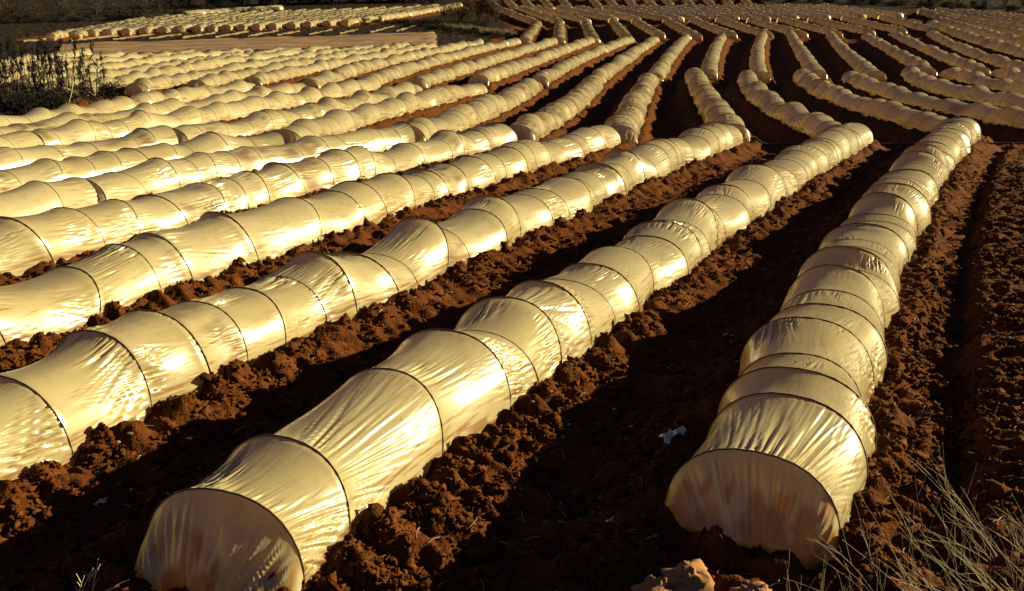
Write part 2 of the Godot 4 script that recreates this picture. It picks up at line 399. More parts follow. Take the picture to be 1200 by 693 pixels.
func build_tunnel(k: int) -> void:
	var t: Array = TUNNELS[k]
	rng.seed = 700 + k
	var d0: float = t[4]
	var d1: float = t[5]
	var wide: float = t[2] * 0.5
	var high: float = t[3]
	var near := maxf(d0, 3.0)
	var cross := 18
	if d0 < 3.9: cross = 200
	elif d0 < 7.0: cross = 130
	elif d0 < 13.0: cross = 90
	elif d0 < 22.0: cross = 56
	elif d0 < 45.0: cross = 26
	var root_at := Vector3(row_x(t, d0), hill(d0), -d0)
	var root := thing("crop_tunnel", t[1], "crop tunnel", root_at, GROUPS[t[0]])
	# the hoops: where each stands, its own size, lean and turn
	var hoops := []
	var d := d0
	var space := 0.60 if d0 < 20.0 else 0.72
	if k == 0: space = 0.42
	elif k < 3: space = 0.53
	while true:
		var slope: float = t[7] + 2.0 * t[8] * d
		var f := Vector3(slope, (hill(d + 0.3) - hill(d - 0.3)) / 0.6, -1.0).normalized()
		var r := Vector3(-f.z, 0.0, f.x).normalized()
		var up := r.cross(f).normalized()
		var lean := rng.randf_range(-0.36, 0.36) if d0 < 60.0 else rng.randf_range(-0.1, 0.1)
		if hoops.is_empty(): lean = rng.randf_range(0.0, 0.12)
		var turn := rng.randf_range(-0.14, 0.14)
		var rr := r.rotated(up, turn)
		var ff := up.cross(rr).normalized()
		if ff.dot(f) < 0.0: ff = -ff
		var uu := (up * cos(lean) + ff * sin(lean))
		var big := rng.randf_range(0.90, 1.07)
		var tall := rng.randf_range(0.74, 1.18) if d0 < 60.0 else rng.randf_range(0.88, 1.1)
		if hoops.size() < 2: tall = 0.84 + 0.08 * hoops.size()      # the row starts low
		var p := Vector3(row_x(t, d), hill(d), -d) + rr * rng.randf_range(-0.045, 0.045) - root_at
		hoops.append({"p": p, "r": rr * wide * big, "u": uu * high * tall, "f": ff, "d": d})
		if d >= d1: break
		var cosaz := 1.0 / sqrt(1.0 + slope * slope)
		var step := space * (rng.randf_range(0.55, 1.05) if rng.randf() < 0.6 else rng.randf_range(1.0, 1.6)) * cosaz
		if d1 - d - step < 0.25: step = d1 - d
		d += maxf(step, 0.05)
	# the film: a ruled sheet from hoop to hoop that sags, dents and creases between them
	var v := PackedVector3Array()
	var uv := PackedVector2Array()
	var cc := PackedColorArray()
	var nx := cross + 3
	var unit := PackedVector2Array()
	var ths := PackedFloat32Array()
	for q in cross + 1:
		ths.append(PI * q / cross)
		unit.append(arch(PI * q / cross))
	var along := rng.randf_range(0.0, 50.0)
	var age := rng.randf_range(0.0, 0.22)      # older film is browner
	var uoff := rng.randf_range(0.0, 7.0)
	var ny := 0
	for s in hoops.size() - 1:
		var A: Dictionary = hoops[s]
		var B: Dictionary = hoops[s + 1]
		var length: float = (B.p - A.p).length()
		var dd: float = maxf(A.d, 3.2)
		var steps := clampi(int(length / (0.0085 * dd)), 3, 20)
		if d0 > 60.0: steps = 3
		elif d0 > 30.0: steps = 4
		var sag := rng.randf_range(0.03, 0.15) * high * clampf(length / 0.6, 0.5, 1.3)
		var skew := rng.randf_range(0.3, 0.7)
		var crease := rng.randf_range(0.010, 0.021) * (1.0 if rng.randf() < 0.75 else 1.7)
		if d0 > 25.0: crease *= 0.7
		var fan_a := rng.randf_range(0.0, 2.2)
		var fan_b := rng.randf_range(0.0, 2.2)
		var pull := 1.0 if rng.randf() < 0.5 else 0.12      # which of the two hoops gathers the film more
		var ca := rng.randf_range(0.9, 2.2)
		var cb := rng.randf_range(0.9, 2.2)
		var dirty := 0.0
		if rng.randf() < (0.2 if d0 > 4.2 and d0 < 19.0 else 0.06): dirty = rng.randf_range(0.5, 0.95)
		var sheet := Color(1, 1, 1).lerp(Color(0.82, 0.76, 0.54), clampf(age + rng.randf_range(-0.2, 0.35), 0.0, 0.9))
		var last := 1 if s == hoops.size() - 2 else 0
		for j in steps + last:
			var u := float(j) / steps
			var us := pow(u, log(0.5) / log(skew)) if u > 0.0 else 0.0
			var hang := 4.0 * us * (1.0 - us)
			hang = pow(hang, 0.8)
			var ea := exp(-u * length / 0.24) * (1.0 - exp(-u * length / 0.02))
			var eb := exp(-(1.0 - u) * length / 0.24) * (1.0 - exp(-(1.0 - u) * length / 0.02))
			var mid := Vector3(A.p).lerp(B.p, u)
			var R := Vector3(A.r).lerp(B.r, u)
			var U := Vector3(A.u).lerp(B.u, u)
			var F := Vector3(A.f).lerp(B.f, u)
			ny += 1
			for q in range(-1, cross + 2):
				var qq := clampi(q, 0, cross)
				var th := ths[qq]
				var e := unit[qq]
				var P := mid + R * e.x + U * e.y
				var out_dir := (R * e.x / wide + U * e.y / high * 0.9)
				var off := -sag * hang * (0.10 + 0.90 * e.y)
				if cross > 20:
					var wa := n_fold.get_noise_3d((th - ca) / (1.0 + fan_a * u) + ca, u * 0.05, s * 3.7 + k * 31.0)
					var wb := n_fold.get_noise_3d((th - cb) / (1.0 + fan_b * (1.0 - u)) + cb, u * 0.05, s * 3.7 + 1.6 + k * 31.0)
					var patch := smoothstep(-0.05, 0.40, n_mid.get_noise_3d(th * 0.22, u * 0.16, s * 1.7 + k * 13.0))
					wa = 0.45 - absf(wa) * 2.0
					wb = 0.45 - absf(wb) * 2.0
					off += crease * (wa * (ea * 1.6 + 0.10 * hang) * pull + wb * (eb * 1.6 + 0.10 * hang) * (1.12 - pull)) * (0.06 + 1.4 * patch)
					off += 0.028 * hang * n_mid.get_noise_3d(th * 0.16, (along + u * length) * 0.18, k * 17.0)
				else:
					off += 0.02 * hang * n_mid.get_noise_3d(th * 0.2, (along + u * length) * 0.3, k * 17.0)
				P += out_dir * off
				if q < 0 or q > cross: P -= Vector3(0.0, 0.16, 0.0)
				v.append(P)
				uv.append(Vector2(th * 0.42 + uoff, along + u * length))
				var mark := 0.0
				if dirty > 0.0: mark = dirty * smoothstep(-0.25, 0.25, n_mid.get_noise_3d(th * 0.5, u * 0.5, s * 9.0 + k)) * smoothstep(0.0, 0.12, u) * smoothstep(1.0, 0.88, u)
				# soil splashed and stuck on the lowest hand's breadth, in specks
				var splash_or_glow := smoothstep(0.02, 0.30, n_fine.get_noise_3d(th * 4.0, (along + u * length) * 0.7, k * 5.0) + 0.22 - e.y * 0.9)
				var col := sheet.lerp(Color(0.42, 0.28, 0.20), mark).lerp(Color(0.40, 0.17, 0.07), splash_or_glow * 0.75)
				cc.append(col)
		along += length
	var idx := PackedInt32Array()
	for j in ny - 1:
		for q in nx - 1:
			var p := j * nx + q
			idx.append(p); idx.append(p + nx); idx.append(p + nx + 1)
			idx.append(p); idx.append(p + nx + 1); idx.append(p + 1)
	obj("film_cover", array_mesh(v, grid_normals(v, nx, ny), uv, cc, idx, film_mat), root)
	# end panels gathered down to the ground
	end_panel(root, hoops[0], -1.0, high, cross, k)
	if d0 < 60.0: end_panel(root, hoops[-1], 1.0, high, mini(cross, 26), k + 500)
	# hoops
	if d0 < 60.0:
		for h in hoops:
			var b := Basis(h.r * rng.randf_range(1.000, 1.007), h.u * rng.randf_range(1.001, 1.008), Vector3(h.f) * wide)
			obj("hoop", hoop_mesh, root, Transform3D(b, h.p))
	else:
		var all := Shape.new()
		for h in hoops:
			var pts := []
			var radii := []
			for q in 9:
				var e := arch(PI * q / 8.0)
				pts.append(h.p + h.r * e.x + h.u * e.y + (h.r * e.x / wide + h.u * e.y / high) * 0.012); radii.append(0.011)
			all.tube(pts, radii, 3)
		var o := obj("hoops", all.mesh(hoop_mat), root)
		o.set_meta("kind", "stuff")


func end_panel(root: Node3D, h: Dictionary, way: float, high: float, cross: int, k: int) -> void:
	var v := PackedVector3Array()
	var uv := PackedVector2Array()
	var cc := PackedColorArray()
	var drop := 16 if cross > 60 else 6
	var knot := rng.randf_range(-0.35, 0.35)
	var bulge := rng.randf_range(0.13, 0.22)
	for j in drop + 1:
		var s := float(j) / drop
		for q in cross + 1:
			var e := arch(PI * q / cross)
			var y := e.y * (1.0 - s)
			var P: Vector3 = h.p + h.r * e.x * (1.0 + 0.05 * s * s) + h.u * y
			var ang := atan2(e.x - knot * s, y + 0.75)
			var fold := (0.45 - 2.0 * absf(n_fold.get_noise_3d(ang * 0.9 + knot, y * 0.04, k * 9.0))) * clampf(e.y * 1.6 - 0.35, 0.0, 1.0)
			var where := smoothstep(-0.3, 0.4, n_mid.get_noise_3d(e.x * 0.3, y * 0.25, k * 3.0))
			var pleat := fold * 0.024 * (0.25 + where) + n_mid.get_noise_3d(e.x * 0.25, y * 0.2, k * 5.0) * 0.07
			var edge := minf(1.0, e.y * 3.0) * smoothstep(0.0, 0.5, s)
			P += Vector3(h.f) * way * (bulge * s * e.y + pleat * edge)
			if j == drop: P -= Vector3(0.0, 0.22, 0.0)
			v.append(P)
			uv.append(Vector2(e.x * 0.5 + k * 0.37, y * high))
			var splash_or_glow := smoothstep(0.05, 0.40, n_fine.get_noise_3d(e.x * 0.9, y * 0.5, k * 5.0) * 0.9 + (0.62 if k == 0 else 0.45) - y)
			cc.append(Color(1, 1, 1).lerp(Color(0.80, 0.45, 0.17), splash_or_glow * 0.85))  # orange soil stain, with the glow of light through the panel painted in
	var idx := PackedInt32Array()
	var nx := cross + 1
	for j in drop:
		for q in cross:
			var p := j * nx + q
			idx.append(p); idx.append(p + nx + 1); idx.append(p + nx)
			idx.append(p); idx.append(p + 1); idx.append(p + nx + 1)
	var nn := grid_normals(v, nx, drop + 1)
	for q in nn.size():
		if nn[q].dot(Vector3(h.f) * way) < 0.0: nn[q] = -nn[q]
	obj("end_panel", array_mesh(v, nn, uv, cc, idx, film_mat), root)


# ------------------------------------------------------------------ materials

func make_materials() -> void:
	# film: milky yellowed polythene with specks, scuffs and a fine crinkle
	var size := 1024
	var cloud := noise(11, 0.012, 4).get_seamless_image(size, size)
	var scuff := noise(12, 0.05, 3).get_seamless_image(size, size)
	var img := Image.create(size, size, false, Image.FORMAT_RGB8)
	var base := Color(0.65, 0.61, 0.385)
	var grime := Color(0.50, 0.36, 0.20)
	for y in size:
		for x in size:
			var a := cloud.get_pixel(x, y).r
			var b := scuff.get_pixel(x, y).r
			var m := clampf((a - 0.58) * 1.2, 0.0, 0.3) + (0.5 if b > 0.87 else 0.0)
			var c := base.lerp(grime, m)
			img.set_pixel(x, y, c.linear_to_srgb())
	var dots := RandomNumberGenerator.new()
	dots.seed = 5
	for q in 60:
		var px := dots.randi_range(6, size - 7)
		var py := dots.randi_range(6, size - 7)
		for w in dots.randi_range(2, 9):
			img.set_pixel(clampi(px + dots.randi_range(-4, 4), 0, size - 1), clampi(py + dots.randi_range(-3, 3), 0, size - 1), Color(0.12, 0.07, 0.05))
	img.generate_mipmaps()
	film_mat = StandardMaterial3D.new()
	film_mat.albedo_texture = ImageTexture.create_from_image(img)
	film_mat.vertex_color_use_as_albedo = true
	film_mat.roughness = 0.34
	film_mat.metallic_specular = 1.0
	film_mat.cull_mode = BaseMaterial3D.CULL_DISABLED
	film_mat.backlight_enabled = true
	film_mat.backlight = Color(1.0, 0.90, 0.66)
	film_mat.clearcoat_enabled = true
	film_mat.clearcoat = 1.0
	film_mat.clearcoat_roughness = 0.24
	film_mat.uv1_scale = Vector3(0.5, 0.5, 1.0)
	var crink := noise(21, 0.05, 4).get_seamless_image(1024, 128)
	crink.resize(1024, 1024, Image.INTERPOLATE_CUBIC)   # fine creases drawn out along the row
	crink.convert(Image.FORMAT_RGBA8)
	crink.bump_map_to_normal_map(2.5)
	film_mat.normal_enabled = true
	film_mat.normal_texture = ImageTexture.create_from_image(crink)
	film_mat.normal_scale = 0.13
	# soil
	soil_mat = StandardMaterial3D.new()
	soil_mat.vertex_color_use_as_albedo = true
	var grain := noise(31, 0.045, 4).get_seamless_image(512, 512)
	var simg := Image.create(512, 512, false, Image.FORMAT_RGB8)
	for y in 512:
		for x in 512:
			var a := grain.get_pixel(x, y).r
			var g := lerpf(0.45, 1.0, a)
			simg.set_pixel(x, y, Color(g, g * lerpf(0.92, 1.0, a), g * lerpf(0.85, 1.0, a)).linear_to_srgb())
	soil_mat.albedo_texture = ImageTexture.create_from_image(simg)
	var gn := noise(32, 0.06, 4).get_seamless_image(512, 512)
	gn.convert(Image.FORMAT_RGBA8)
	gn.bump_map_to_normal_map(6.0)
	soil_mat.normal_enabled = true
	soil_mat.normal_texture = ImageTexture.create_from_image(gn)
	soil_mat.normal_scale = 1.0
	soil_mat.uv1_triplanar = true
	soil_mat.uv1_world_triplanar = true
	soil_mat.uv1_scale = Vector3(1.6, 1.6, 1.6)
	soil_mat.roughness = 0.95
	soil_mat.metallic_specular = 0.15
	hoop_mat = plain(lin(0.055, 0.042, 0.032), 0.5, 0.4)


func _ready() -> void:
	# camera
	var cam := Camera3D.new()
	cam.name = "camera"
	add_child(cam)
	cam.position = Vector3(0.0, CAM_HEIGHT, 0.0)
	cam.rotation_degrees = Vector3(-CAM_PITCH, 0.0, 0.0)
	cam.fov = 34.98
	cam.near = 0.05
	cam.far = 900.0
	cam.current = true
	# sky
	var env := Environment.new()
	var sky := Sky.new()
	var sm := ProceduralSkyMaterial.new()
	sm.sky_top_color = Color(0.24, 0.31, 0.50)
	sm.sky_horizon_color = Color(0.80, 0.70, 0.52)
	sm.ground_horizon_color = Color(0.30, 0.24, 0.20)
	sm.ground_bottom_color = Color(0.10, 0.07, 0.05)
	sm.sky_energy_multiplier = 0.5
	sky.sky_material = sm
	env.background_mode = Environment.BG_SKY
	env.sky = sky
	env.tonemap_mode = Environment.TONE_MAPPER_LINEAR
	env.tonemap_exposure = 2.45
	env.sdfgi_enabled = true
	env.ssao_enabled = true
	env.ssil_enabled = true
	var world := WorldEnvironment.new()
	world.name = "world"
	world.environment = env
	add_child(world)
	# low warm sun from the right
	var sun := DirectionalLight3D.new()
	sun.name = "sun"
	add_child(sun)
	var az := deg_to_rad(SUN_AZIMUTH)
	var el := deg_to_rad(SUN_HEIGHT)
	sun.look_at_from_position(Vector3(sin(az) * cos(el), sin(el), -cos(az) * cos(el)) * 50.0, Vector3.ZERO)
	sun.light_energy = 1.6
	sun.light_color = Color(1.0, 0.90, 0.66)
	sun.light_angular_distance = 0.5
	sun.shadow_enabled = true
	# the land
	n_fine = noise(1, 3.6, 3)
	n_mid = noise(2, 3.0, 3)
	n_broad = noise(3, 0.7, 3)
	n_ridge = noise(4, 5.5, 2)
	n_fold = noise(6, 11.0, 2)
	make_materials()
	make_hoop_mesh()
	print("materials ", Time.get_ticks_msec())
	build_ground()
	print("ground ", Time.get_ticks_msec())
	for k in TUNNELS.size():
		build_tunnel(k)
	print("tunnels ", Time.get_ticks_msec())
	build_flat_film()
	build_small_things()
	build_loose_soil()
	build_litter()
	build_dry_grass()
	build_reeds()
	build_far_plants()
	print("all ", Time.get_ticks_msec())


# ------------------------------------------------------------------ flat film, hose, stones, scraps

func spot(x: float, d: float) -> Vector3:
	return Vector3(x, height_at(x, d), -d)


func build_flat_film() -> void:
	# a bed covered with lengths of flat tan film, and pale strips of film on the dark soil beyond
	var root := thing("ground_film", "flat tan film sheets spread over a bed behind the left plot", "plastic sheet", Vector3(-15.0, hill(64.0), -64.0))
	var a := [Vector2(-25.5, 54.6), Vector2(-4.7, 65.0)]
	var b := [Vector2(-29.5, 63.5), Vector2(-5.7, 77.6)]
	for s in 7:
		var sh := Shape.new()
		var nx := 40
		var ny := 5
		for j in ny + 1:
			var v := (s + j / float(ny) * 1.04) / 7.0
			for i in nx + 1:
				var p: Vector2 = a[0].lerp(a[1], i / float(nx)).lerp(b[0].lerp(b[1], i / float(nx)), v)
				var y := hill(p.y) + 0.10 + 0.03 * (s % 2) + 0.16 * n_broad.get_noise_2d(p.x * 0.5, p.y * 1.5 + s * 7.0)
				if j == 0 or i == nx: y -= 0.30
				sh.put(Vector3(p.x, y, -p.y) - root.position)
		for j in ny:
			for i in nx:
				var q := j * (nx + 1) + i
				sh.quad(q, q + nx + 1, q + nx + 2, q + 1)
		var tone := plain(lin(0.235 + 0.05 * sin(s * 2.3), 0.160 + 0.035 * sin(s * 2.3), 0.10 + 0.02 * sin(s * 1.7)), 0.6, 0.3)
		obj("sheet", sh.mesh(tone), root)
	var pale := plain(lin(0.15, 0.12, 0.075), 0.9, 0.2)
	var fronts := [Vector2(-34.0, 67.5), Vector2(-31.0, 68.2), Vector2(-28.6, 69.5), Vector2(-26.4, 70.6), Vector2(-24.3, 71.6), Vector2(-22.2, 72.6), Vector2(-20.0, 73.4), Vector2(-18.0, 74.4), Vector2(-15.8, 75.4), Vector2(-13.6, 76.5), Vector2(-11.4, 78.0), Vector2(-9.5, 79.5)]
	var ord := ["first", "second", "third", "fourth", "fifth", "sixth", "seventh", "eighth", "ninth", "tenth", "eleventh", "twelfth"]
	rng.seed = 41
	for k in fronts.size():
		var sh := Shape.new()
		var n := 14
		var run := rng.randf_range(5.0, 9.0)
		for i in n + 1:
			var p: Vector2 = fronts[k] + Vector2(0.10, 1.0) * run * i / n
			var w := 0.10 + 0.07 * n_mid.get_noise_1d(i * 0.3 + k * 9.0)
			var y := hill(p.y) + 0.05 + 0.10 * n_mid.get_noise_2d(i * 0.21, k * 3.0)
			for e in [[-1.0, -0.12], [-0.6, 0.04], [0.6, 0.05], [1.0, -0.12]]:
				sh.put(Vector3(p.x + w * e[0], y + e[1], -p.y) - Vector3(fronts[k].x, hill(fronts[k].y), -fronts[k].y))
		for i in n:
			for e in 3:
				var q := i * 4 + e
				sh.quad(q, q + 4, q + 5, q + 1)
		var o := obj("film_strip", sh.mesh(pale))
		o.position = Vector3(fronts[k].x, hill(fronts[k].y), -fronts[k].y)
		tag(o, "narrow pale film strip on dark soil before the far left plot, %s from the left" % ord[k], "film strip", "film strips before the far left plot")


func build_small_things() -> void:
	# black watering hose across the rows
	for part in [[4.35, 8.35, "thin black hose lying on dark soil between the tunnels of two plots"], [9.35, 13.5, "thin black hose on the soil at the right edge past the nearest tunnel"]]:
		var s := Shape.new()
		var pts := []
		var radii := []
		var x: float = part[0]
		var o3 := Vector3(x, 0.0, -18.75)
		while x < part[1]:
			var d := 18.75 + 0.05 * n_mid.get_noise_1d(x * 0.2) + (x - 4.35) * 0.03
			var y := maxf(height_at(x, d), -0.06) + 0.025
			pts.append(Vector3(x, y, -d) - o3); radii.append(0.022)
			x += 0.12
		s.tube(pts, radii, 6)
		var o := obj("hose", s.mesh(plain(lin(0.03, 0.03, 0.032), 0.35, 0.5)))
		o.position = o3
		tag(o, part[2], "hose")
	# stones in the foreground
	var stone_mat := plain(lin(0.27, 0.15, 0.08), 0.95, 0.2)
	var spots := [[0.60, 3.33, 0.075, "pinkish tan stone at the bottom edge, left one of a close pair"], [0.72, 3.36, 0.08, "pinkish tan stone at the bottom edge, right one of a close pair"], [0.975, 3.31, 0.06, "small orange stone under the end of the nearest tunnel"]]
	for k in 3:
		var o := obj("stone", lump(60 + k, 7, 0.42, stone_mat))
		var r: float = spots[k][2]
		o.transform = Transform3D(Basis(Vector3.UP, k * 1.3).scaled(Vector3(r * 1.2, r * 0.75, r)), spot(spots[k][0], spots[k][1]) + Vector3(0, r * 0.6 + 0.03, 0))
		tag(o, spots[k][3], "stone", "stones at the bottom edge")
	# torn scraps of film on the soil
	var scrap_mat := plain(lin(0.66, 0.60, 0.46), 0.35, 0.5)
	scrap_mat.backlight_enabled = true
	scrap_mat.backlight = Color(0.5, 0.45, 0.3)
	var bits := [[0.50, 3.86, 0.15, 0.6, "crumpled torn film scrap in the shade before the nearest tunnel"], [0.86, 4.60, 0.15, 0.2, "shredded pale film scrap further back beside the nearest tunnel"], [0.63, 5.38, 0.06, 1.0, "tiny pale scrap between the two nearest tunnels"], [1.60, 6.63, 0.07, 0.4, "small film scrap standing up far along the shaded furrow"], [-2.02, 4.15, 0.06, 1.4, "tiny film scrap on the lit soil below the third tunnel"], [2.55, 6.2, 0.05, 0.9, "tiny film scrap on the soil beside the nearest tunnel's sunny flank"]]
	for k in bits.size():
		rng.seed = 90 + k
		var sh := Shape.new()
		var n := 16
		for i in n + 1:
			var u := i / float(n)
			var w := 0.16 + 0.20 * absf(sin(u * 7.0 + k)) * rng.randf_range(0.5, 1.0)
			for j in 4:
				var q := j / 3.0 - 0.5
				sh.put(Vector3((u - 0.5) + rng.randf_range(-0.03, 0.03), 0.13 + 0.10 * sin(u * 9.0 + q * 5.0 + k) + rng.randf_range(-0.04, 0.06), q * w * 2.0 + 0.22 * sin(u * 5.0 + k)))
		for i in n:
			for j in 3:
				var q := i * 4 + j
				sh.quad(q, q + 4, q + 5, q + 1)
		var o := obj("film_scrap", sh.mesh(scrap_mat))
		var sc: float = bits[k][2]
		o.transform = Transform3D(Basis(Vector3.UP, bits[k][3]).scaled(Vector3(sc, sc, sc)), spot(bits[k][0], bits[k][1]))
		tag(o, bits[k][4], "plastic scrap", "scraps of torn film")


func lump(seed_no: int, rings: int, uneven: float, m: Material) -> ArrayMesh:
	# an irregular rounded lump
	var s := Shape.new()
	var nz := FastNoiseLite.new()
	nz.seed = seed_no
	nz.frequency = 0.9
	var lat := rings * 2
	var lon := rings * 3
	for j in lat + 1:
		var ph := PI * j / lat
		for i in lon:
			var la := TAU * i / lon
			var p := Vector3(sin(ph) * cos(la), cos(ph), sin(ph) * sin(la))
			s.put(p * (1.0 + uneven * 2.0 * nz.get_noise_3d(p.x, p.y, p.z) + uneven * nz.get_noise_3d(p.x * 3.0 + 9.0, p.y * 3.0, p.z * 3.0)))
	for j in lat:
		for i in lon:
			var i2 := (i + 1) % lon
			s.quad(j * lon + i, (j + 1) * lon + i, (j + 1) * lon + i2, j * lon + i2)
	return s.mesh(m)


func scatter(called: String, label: String, mesh: Mesh, all: Array, tints: Array) -> void:
	var mm := MultiMesh.new()
	mm.transform_format = MultiMesh.TRANSFORM_3D
	mm.use_colors = true
	mm.mesh = mesh
	mm.instance_count = all.size()
	for k in all.size():
		mm.set_instance_transform(k, all[k])
		mm.set_instance_color(k, tints[k])
	var o := MultiMeshInstance3D.new()
	o.name = numbered(called)
	o.multimesh = mm
	add_child(o)
	o.set_meta("kind", "stuff")
	o.set_meta("label", label)


func build_loose_soil() -> void:
	rng.seed = 3
	for kind in 3:
		var all := []
		var tints := []
		var mesh := lump(20 + kind, 2, 0.8, soil_mat)
		while all.size() < 32000:
			var d := 2.9 + 13.0 * pow(rng.randf(), 1.7)
			var x := rng.randf_range(-0.66, 0.70) * (d + 0.4)
			var y := ground_height(x, d, rows_at(d))
			if soil_edge < -0.01: continue
			if n_mid.get_noise_2d(x * 0.6 + 5.0, d * 0.6) + 0.35 * rng.randf() < 0.02: continue
			var r := 0.003 + 0.016 * pow(rng.randf(), 4.0) + 0.03 * pow(rng.randf(), 30.0)
			var b := Basis.from_euler(Vector3(rng.randf() * TAU, rng.randf() * TAU, rng.randf() * TAU)).scaled(Vector3(r * rng.randf_range(0.8, 1.4), r * rng.randf_range(0.6, 1.0), r))
			all.append(Transform3D(b, Vector3(x, y + r * 0.25, -d)))
			var g := rng.randf_range(0.6, 1.4)
			tints.append(Color(0.112 * g, 0.042 * g, 0.0145 * g))
		scatter("soil_crumbs", "loose crumbs and clods of red brown soil", mesh, all, tints)
	var all := []
	var tints := []
	var bit := plain(Color.WHITE, 0.6, 0.4)
	bit.vertex_color_use_as_albedo = true
	var mesh := lump(29, 2, 0.6, bit)
	while all.size() < 600:
		var d := 4.0 + 40.0 * pow(rng.randf(), 1.3)
		var x := rng.randf_range(-0.5, 0.62) * (d + 0.4)
		var y := ground_height(x, d, rows_at(d))
		if soil_edge < 0.02 or soil_edge > 1.6: continue
		var r := rng.randf_range(0.005, 0.014) * (1.0 if d < 14.0 else 1.8)
		all.append(Transform3D(Basis.from_euler(Vector3(rng.randf() * TAU, rng.randf() * TAU, 0)).scaled(Vector3(r * 1.6, r * 0.6, r)), Vector3(x, y + r * 0.3, -d)))
		var g := rng.randf_range(0.25, 0.75)
		tints.append(Color(0.62 * g, 0.50 * g, 0.38 * g))
	scatter("pebbles", "pale pebbles and film crumbs strewn over the soil", mesh, all, tints)


# ------------------------------------------------------------------ plants

func build_litter() -> void:
	# broken straw lying on the soil
	var s := Shape.new()
	s.tube([Vector3(-0.5, 0, 0), Vector3(-0.1, 0.05, 0.03), Vector3(0.5, 0, -0.04)], [0.03, 0.03, 0.02], 4)
	var m := plain(Color.WHITE, 0.8, 0.3)
	m.vertex_color_use_as_albedo = true
	var mesh := s.mesh(m)
	var all := []
	var tints := []
	rng.seed = 8
	while all.size() < 900:
		var d := 3.0 + 14.0 * pow(rng.randf(), 1.5)
		var x := rng.randf_range(-0.6, 0.66) * (d + 0.4)
		var y := ground_height(x, d, rows_at(d))
		if soil_edge < 0.03 or n_broad.get_noise_2d(x * 1.2, d * 1.2) < -0.05: continue
		var r := rng.randf_range(0.03, 0.10)
		all.append(Transform3D(Basis.from_euler(Vector3(rng.randf_range(-0.4, 0.4), rng.randf() * TAU, rng.randf_range(-0.3, 0.3))).scaled(Vector3.ONE * r), Vector3(x, y + 0.012, -d)))
		var g := rng.randf_range(0.3, 1.0)
		tints.append(Color(0.42 * g, 0.30 * g, 0.17 * g))
	scatter("straw_litter", "broken bits of straw lying on the soil", mesh, all, tints)


func stalk_line(p: Vector3, dir: Vector3, length: float, droop: float, n := 7) -> Array:
	var pts := []
	var q := p
	var v := dir.normalized()
	for k in n:
		pts.append(q)
		q += v * length / (n - 1)
		v = (v + Vector3(rng.randf_range(-0.12, 0.12), -droop, rng.randf_range(-0.12, 0.12))).normalized()
	return pts


func taper(n: int, r0: float, r1: float) -> Array:
	var out := []
	for k in n: out.append(lerpf(r0, r1, k / float(n - 1)))
	return out


func dry_plant(called: String, label: String, at: Vector3, m: Material, count: int, tall: float, lean: Vector3, spread: float, twigs: int, thick: float) -> void:
	var root := thing(called, label, "dry plant" if twigs else "grass", at, "dry plants at the bottom edge")
	for k in count:
		var s := Shape.new()
		var a := rng.randf() * TAU
		var dir := Vector3(cos(a) * spread * rng.randf(), 1.0, sin(a) * spread * rng.randf()) + lean
		var pts := stalk_line(Vector3(rng.randf_range(-0.06, 0.06), -0.03, rng.randf_range(-0.05, 0.05)), dir, tall * rng.randf_range(0.5, 1.1), rng.randf_range(0.0, 0.10), 8)
		s.tube(pts, taper(8, thick, thick * 0.35), 4)
		for q in twigs:
			var from: Vector3 = pts[rng.randi_range(2, 6)]
			var d2 := dir.normalized() + Vector3(rng.randf_range(-0.9, 0.9), rng.randf_range(-0.1, 0.5), rng.randf_range(-0.9, 0.9))
			s.tube(stalk_line(from, d2, tall * rng.randf_range(0.12, 0.4), 0.06, 5), taper(5, thick * 0.6, thick * 0.25), 3)
		obj("stalk", s.mesh(m), root)


func build_dry_grass() -> void:
	rng.seed = 17
	var straw := plain(lin(0.44, 0.37, 0.26), 0.7)
	var grey := plain(lin(0.25, 0.22, 0.14), 0.8)
	var list := [[1.62, 3.12, "thin dry weed with bent straw coloured stalks, leftmost of the clump"], [1.80, 3.05, "thin dry weed in the middle of the straw coloured clump"], [1.95, 3.20, "bushy dry weed of the straw coloured clump by the right corner"], [2.02, 2.98, "dry weed at the bottom of the right corner clump"], [2.18, 3.25, "tall dry weed at the right edge of the straw coloured clump"], [2.08, 3.50, "dry weed at the back of the right corner clump"], [1.47, 3.02, "thin dry weed between the grey grass and the straw coloured clump"]]
	for k in list.size():
		dry_plant("dry_weed", list[k][2], spot(list[k][0], list[k][1]), straw, 10, 0.55, Vector3(-0.5, 0.0, -0.1), 1.1, 3, 0.0012)
	var tufts := [[1.10, 3.10, "short grey grass tuft at the base of the nearest tunnel's end"], [1.20, 3.14, "longer grey grass tuft beside the nearest tunnel's end"], [1.32, 3.12, "grey grass tuft between the nearest tunnel and the dry weeds"], [0.13, 3.16, "few upright straw stalks at the bottom edge between the two nearest tunnels"]]
	for k in tufts.size():
		dry_plant("grass_tuft", tufts[k][2], spot(tufts[k][0], tufts[k][1]), grey, 9 if k < 3 else 4, 0.30 if k < 3 else 0.22, Vector3(0.05, 0, 0), 0.5, 0, 0.003)
	dry_plant("dry_weed", "branching pale twigs in the bottom corner beside the second tunnel's end", spot(-1.72, 3.20), straw, 5, 0.24, Vector3(0.2, 0, 0), 1.0, 3, 0.004)
	dry_plant("dry_weed", "small dry twigs at the very bottom of the corner below the third tunnel", spot(-1.90, 3.12), straw, 4, 0.18, Vector3(-0.2, 0, 0), 1.1, 2, 0.004)


